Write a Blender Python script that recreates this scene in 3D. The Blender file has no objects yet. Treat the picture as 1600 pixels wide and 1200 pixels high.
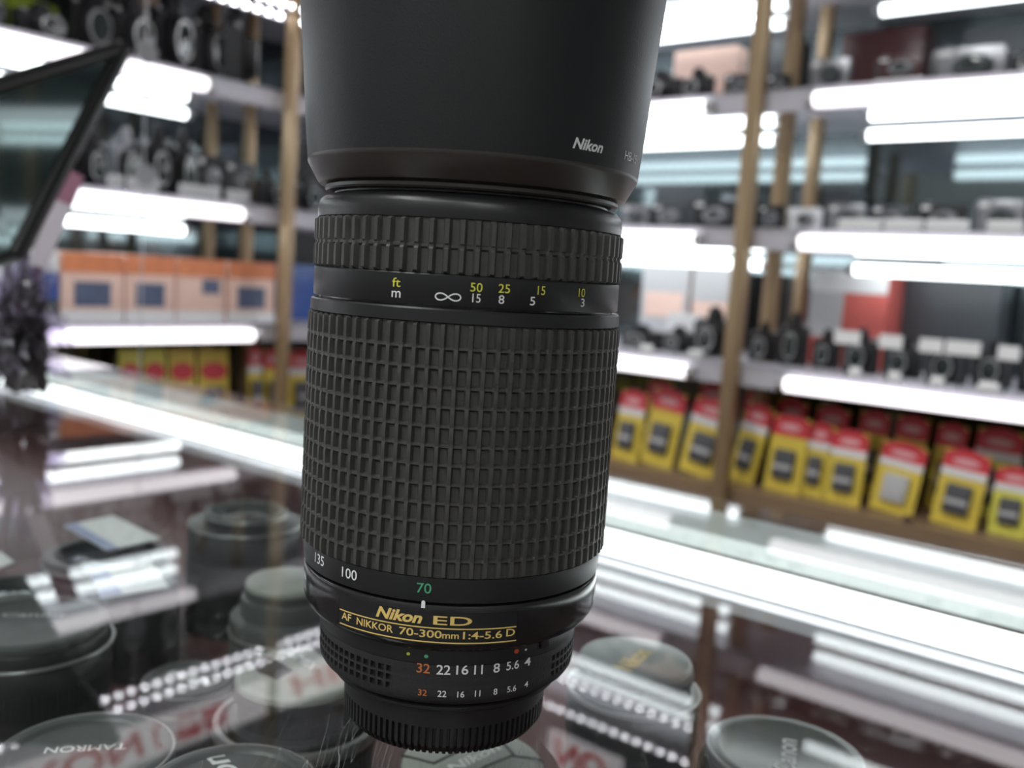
import bpy, bmesh, math, random
from mathutils import Vector, Matrix, noise
random.seed(7)
PI = math.pi
SC = bpy.context.scene
COL = SC.collection

# ---------------------------------------------------------------- camera maths
F_PX, PITCH, ROLL = 1475.0, .1145, .0635
ZG = 0.95                      # glass counter top
ZC = ZG + 0.1115               # camera height
_cp, _sp = math.cos(PITCH), math.sin(PITCH)
FW = Vector((0, _cp, -_sp)); _R = Vector((1, 0, 0)); _U = _R.cross(FW)
_c, _s = math.cos(ROLL), math.sin(ROLL)
RT = _c * _R + _s * _U; UP = -_s * _R + _c * _U
CAM = Vector((0, 0, ZC))
AX = Vector((.232 * math.sin(-.0533), .232 * math.cos(-.0533), ZG))   # lens axis foot
def ray(x, y): return FW + RT * ((x - 800) / F_PX) - UP * ((y - 600) / F_PX)
def at_h(x, y, h):             # point seen at (x, y) on the level h above the glass
    d = ray(x, y); t = (ZG + h - ZC) / d.z
    return CAM + d * t
def on_lens(x, y, r):          # (height mm above glass, angle rad) on a cylinder round the lens axis
    d = ray(x, y) ; a = Vector((AX.x, AX.y)) * 1000
    A = d.x * d.x + d.y * d.y; B = -2 * (d.x * a.x + d.y * a.y); C_ = a.x**2 + a.y**2 - r * r
    t = (-B - math.sqrt(max(B * B - 4 * A * C_, 0))) / 2 / A
    q = d * t
    return q.z + 111.5, math.atan2(q.x - a.x, -(q.y - a.y))

# ---------------------------------------------------------------- wall frames
CORNER = Vector((-.188, 1.415, 0))
FR = {'R': (Vector((.78, -.626, 0)).normalized(), Vector((.626, .78, 0)).normalized()),
      'L': (Vector((.626, .78, 0)).normalized(), Vector((-.78, .626, 0)).normalized())}
def W(w, x, y, z):
    ex, ey = FR[w]; p = CORNER + ex * x + ey * y; p.z = z
    return p
def ang(w): e = FR[w][0]; return math.atan2(e.y, e.x)
def hit(w, px, py, n):         # wall-local x and world z of the pixel on the plane n behind the shelf lip
    ex, ey = FR[w]; d = ray(px, py); t = (n - (CAM - CORNER).dot(ey)) / d.dot(ey)
    p = CAM + d * t
    return (p - CORNER).dot(ex), p.z

# ---------------------------------------------------------------- materials
def mat(name, col, rough=.5, metal=0., emit=0., spec=.5, bump=0., bscale=400., var=0., coat=0., ecol=None, trans=0., sheen=0.):
    m = bpy.data.materials.new(name); m.use_nodes = True
    nt = m.node_tree; b = nt.nodes['Principled BSDF']
    b.inputs['Base Color'].default_value = (*col, 1)
    b.inputs['Roughness'].default_value = rough; b.inputs['Metallic'].default_value = metal
    b.inputs['Specular IOR Level'].default_value = spec
    b.inputs['Coat Weight'].default_value = coat; b.inputs['Coat Roughness'].default_value = .08
    b.inputs['Transmission Weight'].default_value = trans
    b.inputs['Sheen Weight'].default_value = sheen
    if emit:
        b.inputs['Emission Color'].default_value = (*(ecol or col), 1); b.inputs['Emission Strength'].default_value = emit
    tc = nt.nodes.new('ShaderNodeTexCoord'); nz = nt.nodes.new('ShaderNodeTexNoise')
    nz.inputs['Scale'].default_value = bscale; nz.inputs['Detail'].default_value = 4
    nt.links.new(tc.outputs['Object'], nz.inputs['Vector'])
    if bump:
        bp = nt.nodes.new('ShaderNodeBump'); bp.inputs['Strength'].default_value = bump; bp.inputs['Distance'].default_value = .0002
        nt.links.new(nz.outputs['Fac'], bp.inputs['Height']); nt.links.new(bp.outputs['Normal'], b.inputs['Normal'])
    if var:
        mx = nt.nodes.new('ShaderNodeMix'); mx.data_type = 'RGBA'
        mx.inputs[6].default_value = (*[c * (1 - var) for c in col], 1); mx.inputs[7].default_value = (*[min(1, c * (1 + var)) for c in col], 1)
        nt.links.new(nz.outputs['Fac'], mx.inputs[0]); nt.links.new(mx.outputs[2], b.inputs['Base Color'])
    return m

M = {}
M['hood'] = mat('matte_black_hood', (.008, .009, .011), .42, bump=.25, bscale=2500, spec=.5)
M['bevel'] = mat('satin_black_lit_bevel', (.036, .031, .028), .34, spec=.6)  # lighter, warmer black: light reflected up from the counter is in the colour
M['barrel'] = mat('satin_black_barrel', (.013, .013, .014), .33, bump=.12, bscale=2500)
M['gloss'] = mat('gloss_black_barrel', (.012, .012, .013), .16, coat=.3)
M['rubber'] = mat('ribbed_rubber', (.058, .058, .054), .42, bump=.35, bscale=3000, spec=.45)
M['band'] = mat('semi_matte_band', (.013, .014, .015), .36)
M['crackle'] = mat('crackle_black', (.02, .02, .021), .5, bump=.6, bscale=2500)
M['cap'] = mat('rear_cap_plastic', (.014, .014, .015), .38, bump=.2, bscale=2000)
M['glassy'] = mat('coated_glass', (.02, .03, .03), .04, coat=1)
for n_, c_ in (('white', (.85, .86, .86)), ('gold', (.80, .58, .18)), ('green', (.09, .42, .22)), ('orange', (.62, .18, .05)),
               ('yellow', (.72, .70, .08)), ('yelgreen', (.62, .68, .06)), ('red', (.62, .09, .03))):
    M['ink_' + n_] = mat(n_ + '_paint', c_, .45)
M['white_metal'] = mat('white_painted_metal', (.66, .65, .70), .35, var=.04, bscale=20)
M['grey_metal'] = mat('grey_painted_metal', (.58, .56, .62), .35, var=.05, bscale=20)
M['post'] = mat('tan_metal_post', (.38, .27, .16), .32, metal=.35, var=.08, bscale=30)
M['wood'] = mat('brown_wood_board', (.30, .20, .125), .4, var=.25, bscale=18)
M['tube'] = mat('lit_fluorescent_tube', (1, 1, 1), .4, emit=3.2, ecol=(.90, .98, 1.0))
M['lipglow'] = mat('white_lip_glow', (1, 1, 1), .4, emit=1.5, ecol=(1.0, .95, 1.0))  # emission paints in the light falling on white plastic shelf lips
M['casetube'] = mat('lit_case_tube', (1, 1, 1), .4, emit=2.8, ecol=(.95, 1.0, 1.0))
M['cap_end'] = mat('tube_end_metal', (.6, .6, .6), .3, metal=.8)
M['led'] = mat('white_led', (1, 1, 1), .4, emit=12, ecol=(.95, .96, 1))
M['signlit'] = mat('backlit_sign_face', (.8, .78, .80), .5, emit=1.1, ecol=(1, .95, .98))
M['signred'] = mat('backlit_sign_red', (.72, .03, .05), .5, emit=.45, ecol=(.9, .02, .05))
M['ceil_lamp'] = mat('ceiling_lamp_diffuser', (1, 1, 1), .5, emit=10, ecol=(.97, 1, .98))
M['wallp'] = mat('grey_wall_paint', (.50, .50, .50), .8, var=.06, bscale=6)
M['ceilp'] = mat('ceiling_paint', (.62, .62, .62), .9, var=.05, bscale=6)
M['floorp'] = mat('floor_tile', (.16, .15, .14), .4, var=.15, bscale=4)
M['maroon'] = mat('maroon_case_lining', (.085, .030, .030), .55, var=.35, bscale=16)
M['casewhite'] = mat('pale_rear_rail', (.62, .66, .65), .35, var=.05, bscale=12)
M['cblack'] = mat('camera_black', (.010, .010, .012), .5, bump=.2, bscale=900)
M['csilver'] = mat('camera_silver', (.28, .28, .30), .28, metal=.6)
M['cwhite'] = mat('camera_white', (.72, .72, .74), .35)
M['cred'] = mat('camera_red', (.07, .022, .024), .3)
M['cgrey'] = mat('camera_grey', (.055, .062, .07), .4)
M['screen'] = mat('camera_screen', (.02, .025, .04), .08)
M['pyel'] = mat('pack_yellow', (.80, .61, .09), .4, var=.08, bscale=30)
M['pyel2'] = mat('pack_lemon', (.80, .75, .12), .4, var=.08, bscale=30)
M['pred'] = mat('pack_red', (.72, .055, .075), .4, var=.1, bscale=30)
M['pwhite'] = mat('card_white', (.82, .82, .82), .5, var=.04, bscale=40)
M['pheader'] = mat('pack_header_print', (.85, .45, .48), .4)
M['pgrey'] = mat('battery_grey', (.09, .09, .10), .35, var=.3, bscale=120)
M['plight'] = mat('charger_silver', (.55, .55, .56), .35)
M['borange'] = mat('box_orange', (.90, .27, .12), .45, var=.35, bscale=60)
M['bpink'] = mat('box_peach', (.92, .64, .54), .45, var=.12, bscale=45)
M['bphoto'] = mat('box_photo_window', (.10, .13, .22), .3, var=.7, bscale=120)
M['bblue'] = mat('box_blue', (.04, .10, .36), .35, var=.3, bscale=60)
M['bred'] = mat('box_coral_red', (.62, .13, .11), .4, var=.2, bscale=30)
M['lime'] = mat('box_lime', (.42, .55, .04), .4, var=.25, bscale=40)
M['capgrey'] = mat('lens_cap_grey', (.075, .08, .078), .38, bump=.15, bscale=900)
M['capmid'] = mat('lens_cap_mid_grey', (.15, .16, .155), .36, bump=.15, bscale=900)
M['caplight'] = mat('lens_cap_light_grey', (.36, .37, .34), .45, bump=.15, bscale=900)
M['capdark'] = mat('lens_cap_dark', (.022, .023, .023), .35, bump=.15, bscale=900)
M['silver'] = mat('silver_ring', (.42, .42, .42), .3, metal=.7)
M['rodblack'] = mat('black_rod', (.012, .012, .013), .3)
M['bluepen'] = mat('blue_plastic', (.03, .05, .22), .3)
M['purple'] = mat('purple_plastic', (.12, .03, .14), .35)
M['greyrod'] = mat('grey_rod', (.30, .28, .33), .35)
M['darkstuff'] = mat('dark_crumpled_lining', (.030, .026, .028), .22, var=.8, bscale=90, coat=.6)

def mirror_mat():
    m = bpy.data.materials.new('dark_mirror_back'); m.use_nodes = True; b = m.node_tree.nodes['Principled BSDF']
    b.inputs['Base Color'].default_value = (.17, .205, .215, 1); b.inputs['Metallic'].default_value = .85; b.inputs['Roughness'].default_value = .07
    return m
M['mirror'] = mirror_mat()
def pane_mat(name, tint, ior, rough, scratch):
    m = bpy.data.materials.new(name); m.use_nodes = True; nt = m.node_tree; N = nt.nodes; L = nt.links
    for n in list(N): N.remove(n)
    out = N.new('ShaderNodeOutputMaterial'); tr = N.new('ShaderNodeBsdfTransparent'); gl = N.new('ShaderNodeBsdfGlossy')
    tr.inputs['Color'].default_value = (*tint, 1); gl.inputs['Roughness'].default_value = rough
    fr = N.new('ShaderNodeFresnel'); fr.inputs['IOR'].default_value = ior
    geo = N.new('ShaderNodeNewGeometry'); inv = N.new('ShaderNodeMath'); inv.operation = 'SUBTRACT'; inv.inputs[0].default_value = 1
    L.new(geo.outputs['Backfacing'], inv.inputs[1])
    mul = N.new('ShaderNodeMath'); mul.operation = 'MULTIPLY'; L.new(fr.outputs[0], mul.inputs[0]); L.new(inv.outputs[0], mul.inputs[1])
    mx = N.new('ShaderNodeMixShader'); L.new(mul.outputs[0], mx.inputs[0]); L.new(tr.outputs[0], mx.inputs[1]); L.new(gl.outputs[0], mx.inputs[2])
    last = mx
    if scratch:
        tc = N.new('ShaderNodeTexCoord'); facs = []
        for k, (rz, sc) in enumerate(((.5, 30), (-.9, 38), (1.9, 26))):
            mp = N.new('ShaderNodeMapping'); mp.inputs['Rotation'].default_value = (0, 0, rz); mp.inputs['Scale'].default_value = (sc * 3.2, sc * .16, 1)
            nz = N.new('ShaderNodeTexNoise'); nz.inputs['Scale'].default_value = 1; nz.inputs['Detail'].default_value = 1.5
            L.new(tc.outputs['Object'], mp.inputs[0]); L.new(mp.outputs[0], nz.inputs['Vector'])
            d = N.new('ShaderNodeMath'); d.operation = 'SUBTRACT'; d.inputs[1].default_value = .5; L.new(nz.outputs['Fac'], d.inputs[0])
            a = N.new('ShaderNodeMath'); a.operation = 'ABSOLUTE'; L.new(d.outputs[0], a.inputs[0])
            l = N.new('ShaderNodeMath'); l.operation = 'LESS_THAN'; l.inputs[1].default_value = .0012; L.new(a.outputs[0], l.inputs[0]); facs.append(l)
        s = facs[0]
        for f2 in facs[1:]:
            ad = N.new('ShaderNodeMath'); ad.operation = 'MAXIMUM'; L.new(s.outputs[0], ad.inputs[0]); L.new(f2.outputs[0], ad.inputs[1]); s = ad
        mk = N.new('ShaderNodeTexNoise'); mk.inputs['Scale'].default_value = 14; L.new(tc.outputs['Object'], mk.inputs['Vector'])
        mr = N.new('ShaderNodeMapRange'); mr.inputs[1].default_value = .46; mr.inputs[2].default_value = .66; L.new(mk.outputs['Fac'], mr.inputs[0])
        ml = N.new('ShaderNodeMath'); ml.operation = 'MULTIPLY'; L.new(s.outputs[0], ml.inputs[0]); L.new(mr.outputs[0], ml.inputs[1])
        m3 = N.new('ShaderNodeMath'); m3.operation = 'MULTIPLY_ADD'; m3.inputs[1].default_value = scratch; m3.inputs[2].default_value = .003; L.new(ml.outputs[0], m3.inputs[0])
        df = N.new('ShaderNodeBsdfDiffuse'); df.inputs[0].default_value = (.85, .88, .86, 1)
        m2 = N.new('ShaderNodeMixShader'); L.new(m3.outputs[0], m2.inputs[0]); L.new(mx.outputs[0], m2.inputs[1]); L.new(df.outputs[0], m2.inputs[2]); last = m2
    L.new(last.outputs[0], out.inputs[0])
    return m
M['glass_top'] = pane_mat('scratched_counter_glass', (.95, .97, .96), 1.6, .012, .2)
M['plastic'] = pane_mat('clear_plastic_film', (.86, .84, .90), 2.1, .10, .001)
M['panel'] = mat('dark_glossy_panel', (.10, .13, .13), .06, metal=.85)

# ---------------------------------------------------------------- mesh helpers
class MB:
    def __init__(s): s.v = []; s.f = []
    def add(s, vs, fs, mtx=None):
        o = len(s.v)
        s.v += [tuple(mtx @ Vector(v)) if mtx else tuple(v) for v in vs]
        s.f += [tuple(i + o for i in f) for f in fs]
        return s
    def box(s, c, d, rz=0., bev=0.):
        bm = bmesh.new(); bmesh.ops.create_cube(bm, size=1)
        bmesh.ops.scale(bm, vec=d, verts=bm.verts)
        if bev: bmesh.ops.bevel(bm, geom=bm.edges[:], offset=bev, segments=2, affect='EDGES', profile=.6)
        m = Matrix.Translation(c) @ Matrix.Rotation(rz, 4, 'Z')
        bm.verts.index_update()
        s.add([v.co for v in bm.verts], [[v.index for v in f.verts] for f in bm.faces], m); bm.free(); return s
    def tube(s, a, b, r, seg=20, r2=None, cap=True):
        a, b = Vector(a), Vector(b); d = (b - a).normalized(); u = d.orthogonal().normalized(); w = d.cross(u); r2 = r if r2 is None else r2
        vs = []
        for p, rr in ((a, r), (b, r2)):
            vs += [p + (u * math.cos(2 * PI * k / seg) + w * math.sin(2 * PI * k / seg)) * rr for k in range(seg)]
        fs = [(k, (k + 1) % seg, seg + (k + 1) % seg, seg + k) for k in range(seg)]
        if cap: fs += [tuple(range(seg))[::-1], tuple(range(seg, 2 * seg))]
        return s.add(vs, fs)
    def path(s, pts, r, seg=10):
        pts = [Vector(p) for p in pts]; o = len(s.v); n = len(pts)
        for i, p in enumerate(pts):
            d = (pts[min(i + 1, n - 1)] - pts[max(i - 1, 0)]).normalized(); u = d.cross(Vector((.13, .2, 1))).normalized(); w = d.cross(u)
            s.v += [tuple(p + (u * math.cos(2 * PI * k / seg) + w * math.sin(2 * PI * k / seg)) * r) for k in range(seg)]
        for i in range(n - 1):
            for k in range(seg): s.f.append((o + i * seg + k, o + i * seg + (k + 1) % seg, o + (i + 1) * seg + (k + 1) % seg, o + (i + 1) * seg + k))
        s.f += [tuple(o + k for k in range(seg))[::-1], tuple(o + (n - 1) * seg + k for k in range(seg))]
        return s
    def lathe(s, prof, seg=96, axis=None):         # profile [(r, z)] around z (or given matrix)
        vs = []; fs = []; idx = []
        for r, z in prof:
            if r < 1e-9: idx.append([len(vs)]); vs.append((0, 0, z))
            else:
                idx.append(list(range(len(vs), len(vs) + seg)))
                vs += [(r * math.cos(2 * PI * k / seg), r * math.sin(2 * PI * k / seg), z) for k in range(seg)]
        for a, b in zip(idx, idx[1:]):
            for k in range(seg):
                k2 = (k + 1) % seg
                if len(a) == 1 and len(b) == 1: continue
                if len(a) == 1: fs.append((a[0], b[k2], b[k]))
                elif len(b) == 1: fs.append((a[k], a[k2], b[0]))
                else: fs.append((a[k], a[k2], b[k2], b[k]))
        return s.add(vs, fs, axis)
    def prism(s, poly, z0, z1):                     # polygon in xy
        n = len(poly)
        vs = [(p[0], p[1], z0) for p in poly] + [(p[0], p[1], z1) for p in poly]
        fs = [tuple(range(n))[::-1], tuple(range(n, 2 * n))] + [(k, (k + 1) % n, n + (k + 1) % n, n + k) for k in range(n)]
        return s.add(vs, fs)
    def mesh(s, name, scale=1., smooth=40.):
        me = bpy.data.meshes.new(name); me.from_pydata([(x * scale, y * scale, z * scale) for x, y, z in s.v], [], s.f); me.validate()
        bm = bmesh.new(); bm.from_mesh(me); bmesh.ops.recalc_face_normals(bm, faces=bm.faces); bm.to_mesh(me); bm.free()
        if smooth:
            me.polygons.foreach_set('use_smooth', [True] * len(me.polygons)); me.set_sharp_from_angle(angle=math.radians(smooth))
        return me
    def build(s, name, m, parent=None, scale=1., smooth=40.):
        me = s.mesh(name, scale, smooth); me.materials.append(m)
        return link(name, me, parent)
def link(name, me, parent=None):
    o = bpy.data.objects.new(name, me); COL.objects.link(o)
    if parent: o.parent = parent
    return o
def tag(o, label=None, cat=None, group=None, kind=None):
    if label: o['label'] = label
    if cat: o['category'] = cat
    if group: o['group'] = group
    if kind: o['kind'] = kind
    return o
def empty(name, loc, rz=0., label=None, cat=None, group=None):
    o = bpy.data.objects.new(name, None); COL.objects.link(o); o.location = loc; o.rotation_euler = (0, 0, rz); o.empty_display_size = .01
    return tag(o, label, cat, group)

def text_geo(string, w, h, bold=0., shear=0., cut=.8):
    """flat lettering in a w x h box centred on the origin"""
    cu = bpy.data.curves.new('lettering', 'FONT'); cu.body = string; cu.shear = shear; cu.offset = bold; cu.resolution_u = 4
    ob = bpy.data.objects.new('lettering', cu); COL.objects.link(ob)
    bpy.context.view_layer.update()
    dg = bpy.context.evaluated_depsgraph_get(); me = bpy.data.meshes.new_from_object(ob.evaluated_get(dg))
    bm = bmesh.new(); bm.from_mesh(me)
    bpy.data.objects.remove(ob); bpy.data.curves.remove(cu); bpy.data.meshes.remove(me)
    if not bm.verts: bm.free(); return [], []
    xs = [v.co.x for v in bm.verts]; ys = [v.co.y for v in bm.verts]
    x0, x1, y0, y1 = min(xs), max(xs), min(ys), max(ys)
    for v in bm.verts:
        v.co.x = (v.co.x - (x0 + x1) / 2) / (x1 - x0) * w; v.co.y = (v.co.y - (y0 + y1) / 2) / (y1 - y0) * h; v.co.z = 0
    if cut:
        k = -w / 2 + cut
        while k < w / 2:
            bmesh.ops.bisect_plane(bm, geom=bm.verts[:] + bm.edges[:] + bm.faces[:], plane_co=(k, 0, 0), plane_no=(1, 0, 0)); k += cut
    bm.verts.index_update()
    r = [tuple(v.co) for v in bm.verts], [tuple(v.index for v in f.verts) for f in bm.faces]
    bm.free(); return r

# ---------------------------------------------------------------- SETTING
def struct(name, mb, m, parent=None):
    o = mb.build(name, m, parent, smooth=0); 
    if parent is None: tag(o, kind='structure')
    return o
def rbox(x0, x1, y0, y1, z0, z1, w='R', mb=None):   # box in a wall frame
    mb = mb or MB(); c = W(w, (x0 + x1) / 2, (y0 + y1) / 2, (z0 + z1) / 2)
    return mb.box(c, (x1 - x0, y1 - y0, z1 - z0), ang(w))
X0, X1, Y0, Y1 = -.34, 3.3, -3.2, .34
struct('floor', rbox(X0 - .1, X1 + .1, Y0 - .1, Y1 + .1, -.05, 0), M['floorp'])
struct('ceiling', rbox(X0 - .1, X1 + .1, Y0 - .1, Y1 + .1, 2.6, 2.65), M['ceilp'])
struct('wall_right', rbox(X0 - .1, X1 + .1, Y1, Y1 + .1, 0, 2.6), M['wallp'])
struct('wall_left', rbox(X0 - .1, X0, Y0 - .1, Y1, 0, 2.6), M['wallp'])
struct('wall_near', rbox(X0, X1 + .1, Y0 - .1, Y0, 0, 2.6), M['wallp'])
struct('wall_far', rbox(X1, X1 + .1, Y0, Y1, 0, 2.6), M['wallp'])
for k, (cx, cy, lb) in enumerate(((.40, -1.75, 'lit ceiling lamp over the glass counter, nearest the left shelving'), (2.5, -2.3, 'lit ceiling lamp over the right half of the shop'), (.9, -2.5, 'lit ceiling lamp at the near end of the shop'))):
    t = empty('ceiling_lamp', W('R', cx, cy, 2.6), ang('R') + (PI / 2 if k == 0 else 0), lb, 'lamp')
    MB().box((0, 0, -.02), (1.24, .32, .04), 0, .006).build('housing', M['white_metal'], t)
    MB().box((0, 0, -.045), (1.2, .28, .012), 0, .004).build('diffuser', M['ceil_lamp'], t)

# ---------------------------------------------------------------- SHELVING
Z1_, Z2_, Z3_, Z4_, ZB_ = [ZC + q for q in (.339, .205, .057, -.095, -.238)]
LIP = .012                                           # half height of the lip
TOPZ = {1: Z1_ + LIP, 2: Z2_ + LIP, 3: Z3_ + LIP, 4: Z4_ + LIP, 5: ZB_ + .013}
DEP = .27
for w, xa, xb, lb in (('R', -.27, 1.35, 'tan-posted display shelving with white lit shelves along the right wall'),
                      ('L', -1.62, 0., 'tan-posted display shelving with white lit shelves along the left wall')):
    u = empty('display_shelving', W(w, (xa + xb) / 2, 0, 0), ang(w), lb, 'shelving')
    L_ = xb - xa; hx = L_ / 2; ctr = (xa + xb) / 2
    for z in (Z1_, Z2_, Z3_, Z4_, ZC + .48, ZC + .63):
        sh = MB().box((0, DEP / 2, z + .0098), (L_, DEP, .0044)).build('shelf', M['white_metal'], u, smooth=0)
        MB().box((0, .003, z), (L_, .006, LIP * 2)).build('lip', M['grey_metal'], sh, smooth=0)
    MB().box((0, DEP / 2, ZB_), (L_, DEP, .026)).build('base_board', M['wood'], u, smooth=0)
    MB().box((0, .006 + .02, ZB_ - .045), (L_, .02, .064)).build('front_rail', M['wood'], u, smooth=0)
    MB().box((0, DEP / 2 + .01, (ZB_ - .013) / 2), (L_ - .01, DEP - .06, ZB_ - .013)).build('cabinet_body', M['wood'], u, smooth=0)
    MB().box((0, DEP + .004, (ZB_ + ZC + .72) / 2), (L_, .008, ZC + .72 - ZB_)).build('mirror_back', M['mirror'], u, smooth=0)
    if w == 'R':
        ps = [hit('R', 1165, 330, -.012)[0], hit('R', 1165, 330, -.012)[0] - .62, hit('R', 1165, 330, -.012)[0] + .62]
    else:
        ps = [hit('L', 449, 330, -.012)[0], hit('L', 449, 330, -.012)[0] - .62]
    for p in ps:
        for n_, ww in ((-.012, .0165 if w == 'R' else .0135), (.075, .016 if w == 'R' else .011), (.165, .015 if w == 'R' else .011)):
            if p - ctr < -hx: continue
            MB().box((p - ctr, n_, (ZB_ - .3 + ZC + .75) / 2), (ww, .016, ZC + .75 - ZB_ + .3), 0, .002).build('post', M['post'], u)

# fluorescent tubes, and glowing bars that paint the light on white lips: (wall, local x0, x1, depth n, z, label)
def glow_tube(w, x0, x1, n, z, label, group=None, r=.008, name='tube_and_lip_glow', m='tube'):
    t = empty(name, W(w, (x0 + x1) / 2, n, z), ang(w), label, 'lamp', group)
    l = (x1 - x0) / 2
    MB().tube((-l + .008, 0, 0), (l - .008, 0, 0), r).build('glass_tube', M[m], t)
    for s in (-1, 1): MB().tube((s * (l - .008), 0, 0), (s * l, 0, 0), r * 1.05).build('end_cap', M['cap_end'], t)
    return t
def hx_(w, px, py, n): return hit(w, px, py, n)[0]
NL, NU = -.0082, .09
row_names = {1: 'top', 2: 'second', 3: 'third', 4: 'fourth'}
for row, z in ((1, Z1_), (2, Z2_), (3, Z3_), (4, Z4_)):
    rn = row_names[row]
    # right wall lips: glow stands in for lamplight on the white plastic
    ga = {2: (1115, 165), 3: (1098, 370), 4: (1085, 573)}.get(row); gb = {2: (1262, 158), 3: (1240, 376), 4: (1218, 592)}.get(row)
    if ga:
        a, b = hx_('R', *ga, NL), hx_('R', *gb, NL)
        for q0, q1, s_ in ((a - .42, a, 'left of post'), (b, b + .60, 'right of post')):
            glow_tube('R', q0, q1, NL, z - .003, 'painted glow on the lip of the %s shelf, right wall, %s' % (rn, s_), 'painted lip glow of the right wall shelves', m='lipglow')
    if row != 4:
        a, b = hx_('R', 1222, 200, NU), hx_('R', 1348, 200, NU)
        for d_, zz in (('lower', z - .026), ('upper', z - .004)):
            for q0, q1, s_ in ((a - .5, a, 'left of post'), (b, b + .62, 'right of post')):
                if row == 1 and s_ == 'right of post' and d_ == 'upper': continue
                glow_tube('R', q0, q1, NU, zz, '%s twin tube under the %s shelf, right wall, %s' % (d_, rn, s_), 'twin tubes under the right wall shelves', .0063)
    # left wall
    e = {2: (330, 135), 3: (385, 335), 4: (402, 505)}.get(row)
    if e:
        a = hx_('L', *e, NL)
        for q, s_ in ((0, 'nearer the corner'), (1, 'beyond the left frame edge')):
            glow_tube('L', a - .62 - .64 * q, a - .64 * q, NL, z - .003, 'painted glow on the lip of the %s shelf, left wall, %s' % (rn, s_), 'painted lip glow of the left wall shelves', m='lipglow')
    if row in (2, 3):
        a = hx_('L', 298, 180, NU)
        for d_, zz in (('lower', z - .026), ('upper', z - .004)):
            for q, s_ in ((0, 'nearer the corner'), (1, 'beyond the left frame edge')):
                glow_tube('L', a - .6 - .62 * q, a - .62 * q, NU, zz, '%s twin tube under the %s shelf, left wall, %s' % (d_, rn, s_), 'twin tubes under the left wall shelves', .0063)

# red lettered sign strips and rows of small white lights on the top shelf lip
def sign(w, x0, x1, z, hgt, label, words):
    t = empty('sign_strip', W(w, (x0 + x1) / 2, -.012, z), ang(w), label, 'sign')
    MB().box((0, 0, 0), (x1 - x0, .004, hgt)).build('backing', M['signlit'], t)
    mb = MB()
    for word, a, b, th in words:
        v, f = text_geo(word, b - a, th, .03, .2, 0)
        mb.add([(x + (a + b) / 2 - (x0 + x1) / 2, -.0028, y) for x, y, _ in v], f)
    mb.build('red_lettering', M['signred'], t, smooth=0)
la, lb_ = hx_('L', 60, 60, -.012), hx_('L', 520, 60, -.012)
sign('L', -.66, -.04, ZC + .374, .052, 'white sign strip with red lettering on the top shelf lip, left wall', [('NIKON', -.605, -.392, .036), ('(', -.382, -.366, .04), ('\u651d\u5f71', -.355, -.272, .036), ('HR', -.175, -.060, .034)])
sign('R', .352, .465, ZC + .392, .052, 'white sign strip with red letters on the top shelf lip, right wall', [('NO', .362, .446, .038)])
def leds(w, x0, x1, z, n, nn, label):
    t = empty('light_string', W(w, (x0 + x1) / 2, nn, z), ang(w), label, 'lights')
    l = (x1 - x0) / 2
    MB().box((0, 0, 0), (2 * l, .004, .007)).build('strip', M['grey_metal'], t)
    for k in range(n):
        MB().lathe([(0, -.003), (.0028, -.001), (.0028, .001), (0, .003)], 10, Matrix.Translation((-l + (k + .5) * 2 * l / n, -.004, 0))).build('bulb', M['led'], t)
lq = la - .20
leds('L', lq, -.10, ZC + .320, int((-.10 - lq) / .0165), -.012, 'string of small round white lights under the top shelf lip, left wall')
leds('L', lq + .008, -.10, ZC + .306, int((-.108 - lq) / .0165), -.006, 'lower string of small round white lights under the top shelf, left wall')
leds('R', .03, .56, ZC + .291, 32, -.012, 'lower string of small round white lights under the top shelf lip, right wall')
leds('R', .03, .56, ZC + .333, 32, -.014, 'upper string of small round white lights on the top shelf lip, right wall')

# ---------------------------------------------------------------- COUNTER
exR, eyR = FR['R']; exL, eyL = FR['L']
A_ = at_h(1600, 880, 0); A_.z = 0
def bl(s): return A_ - exR * s                       # along the rear edge, towards the left
lp = W('L', 0, -.025, 0)
den = exR.dot(eyL); s_end = (A_ - lp).dot(eyL) / den
B0 = bl(-1.3); B1 = bl(s_end)
poly = [B0, B1, B1 - exL * 1.35, B1 - exL * 1.35 + exR * 2.0]
ctr = sum(poly, Vector()) / 4
t = empty('glass_counter', (ctr.x, ctr.y, 0), 0, 'glass-topped display counter the upright lens stands on', 'counter')
loc = [(p.x - ctr.x, p.y - ctr.y) for p in poly]
MB().prism(loc, ZG - .006, ZG).build('glass_top', M['glass_top'], t, smooth=0)
def wb(mb, p, q, wd, z0, z1, off):                    # bar from p to q, offset inwards
    d = (q - p).normalized(); nrm = Vector((-d.y, d.x, 0)); c0 = (p + q) / 2 + nrm * off
    mb.box((c0.x - ctr.x, c0.y - ctr.y, (z0 + z1) / 2), ((q - p).length, wd, z1 - z0), math.atan2(d.y, d.x)); return mb
HF = -.078                                            # level of the case floor below the glass
MB().prism(loc, ZG + HF - .01, ZG + HF).build('case_floor', M['maroon'], t, smooth=0)
wb(MB(), B0, B1, .046, ZG - .016, ZG - .0075, .023).build('rear_rail', M['casewhite'], t, smooth=0)
wb(MB(), B0, B1, .006, ZG + HF, ZG - .016, .004).build('rear_panel', M['maroon'], t, smooth=0)
wb(MB(), B1, poly[2], .02, ZG + HF, ZG - .0075, .012).build('side_panel', M['maroon'], t, smooth=0)
mbb = MB(); sh_ = [(x * .97, y * .97) for x, y in loc]
mbb.prism(sh_, .02, ZG + HF - .01).build('cabinet_body', M['wood'], t, smooth=0)
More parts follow.
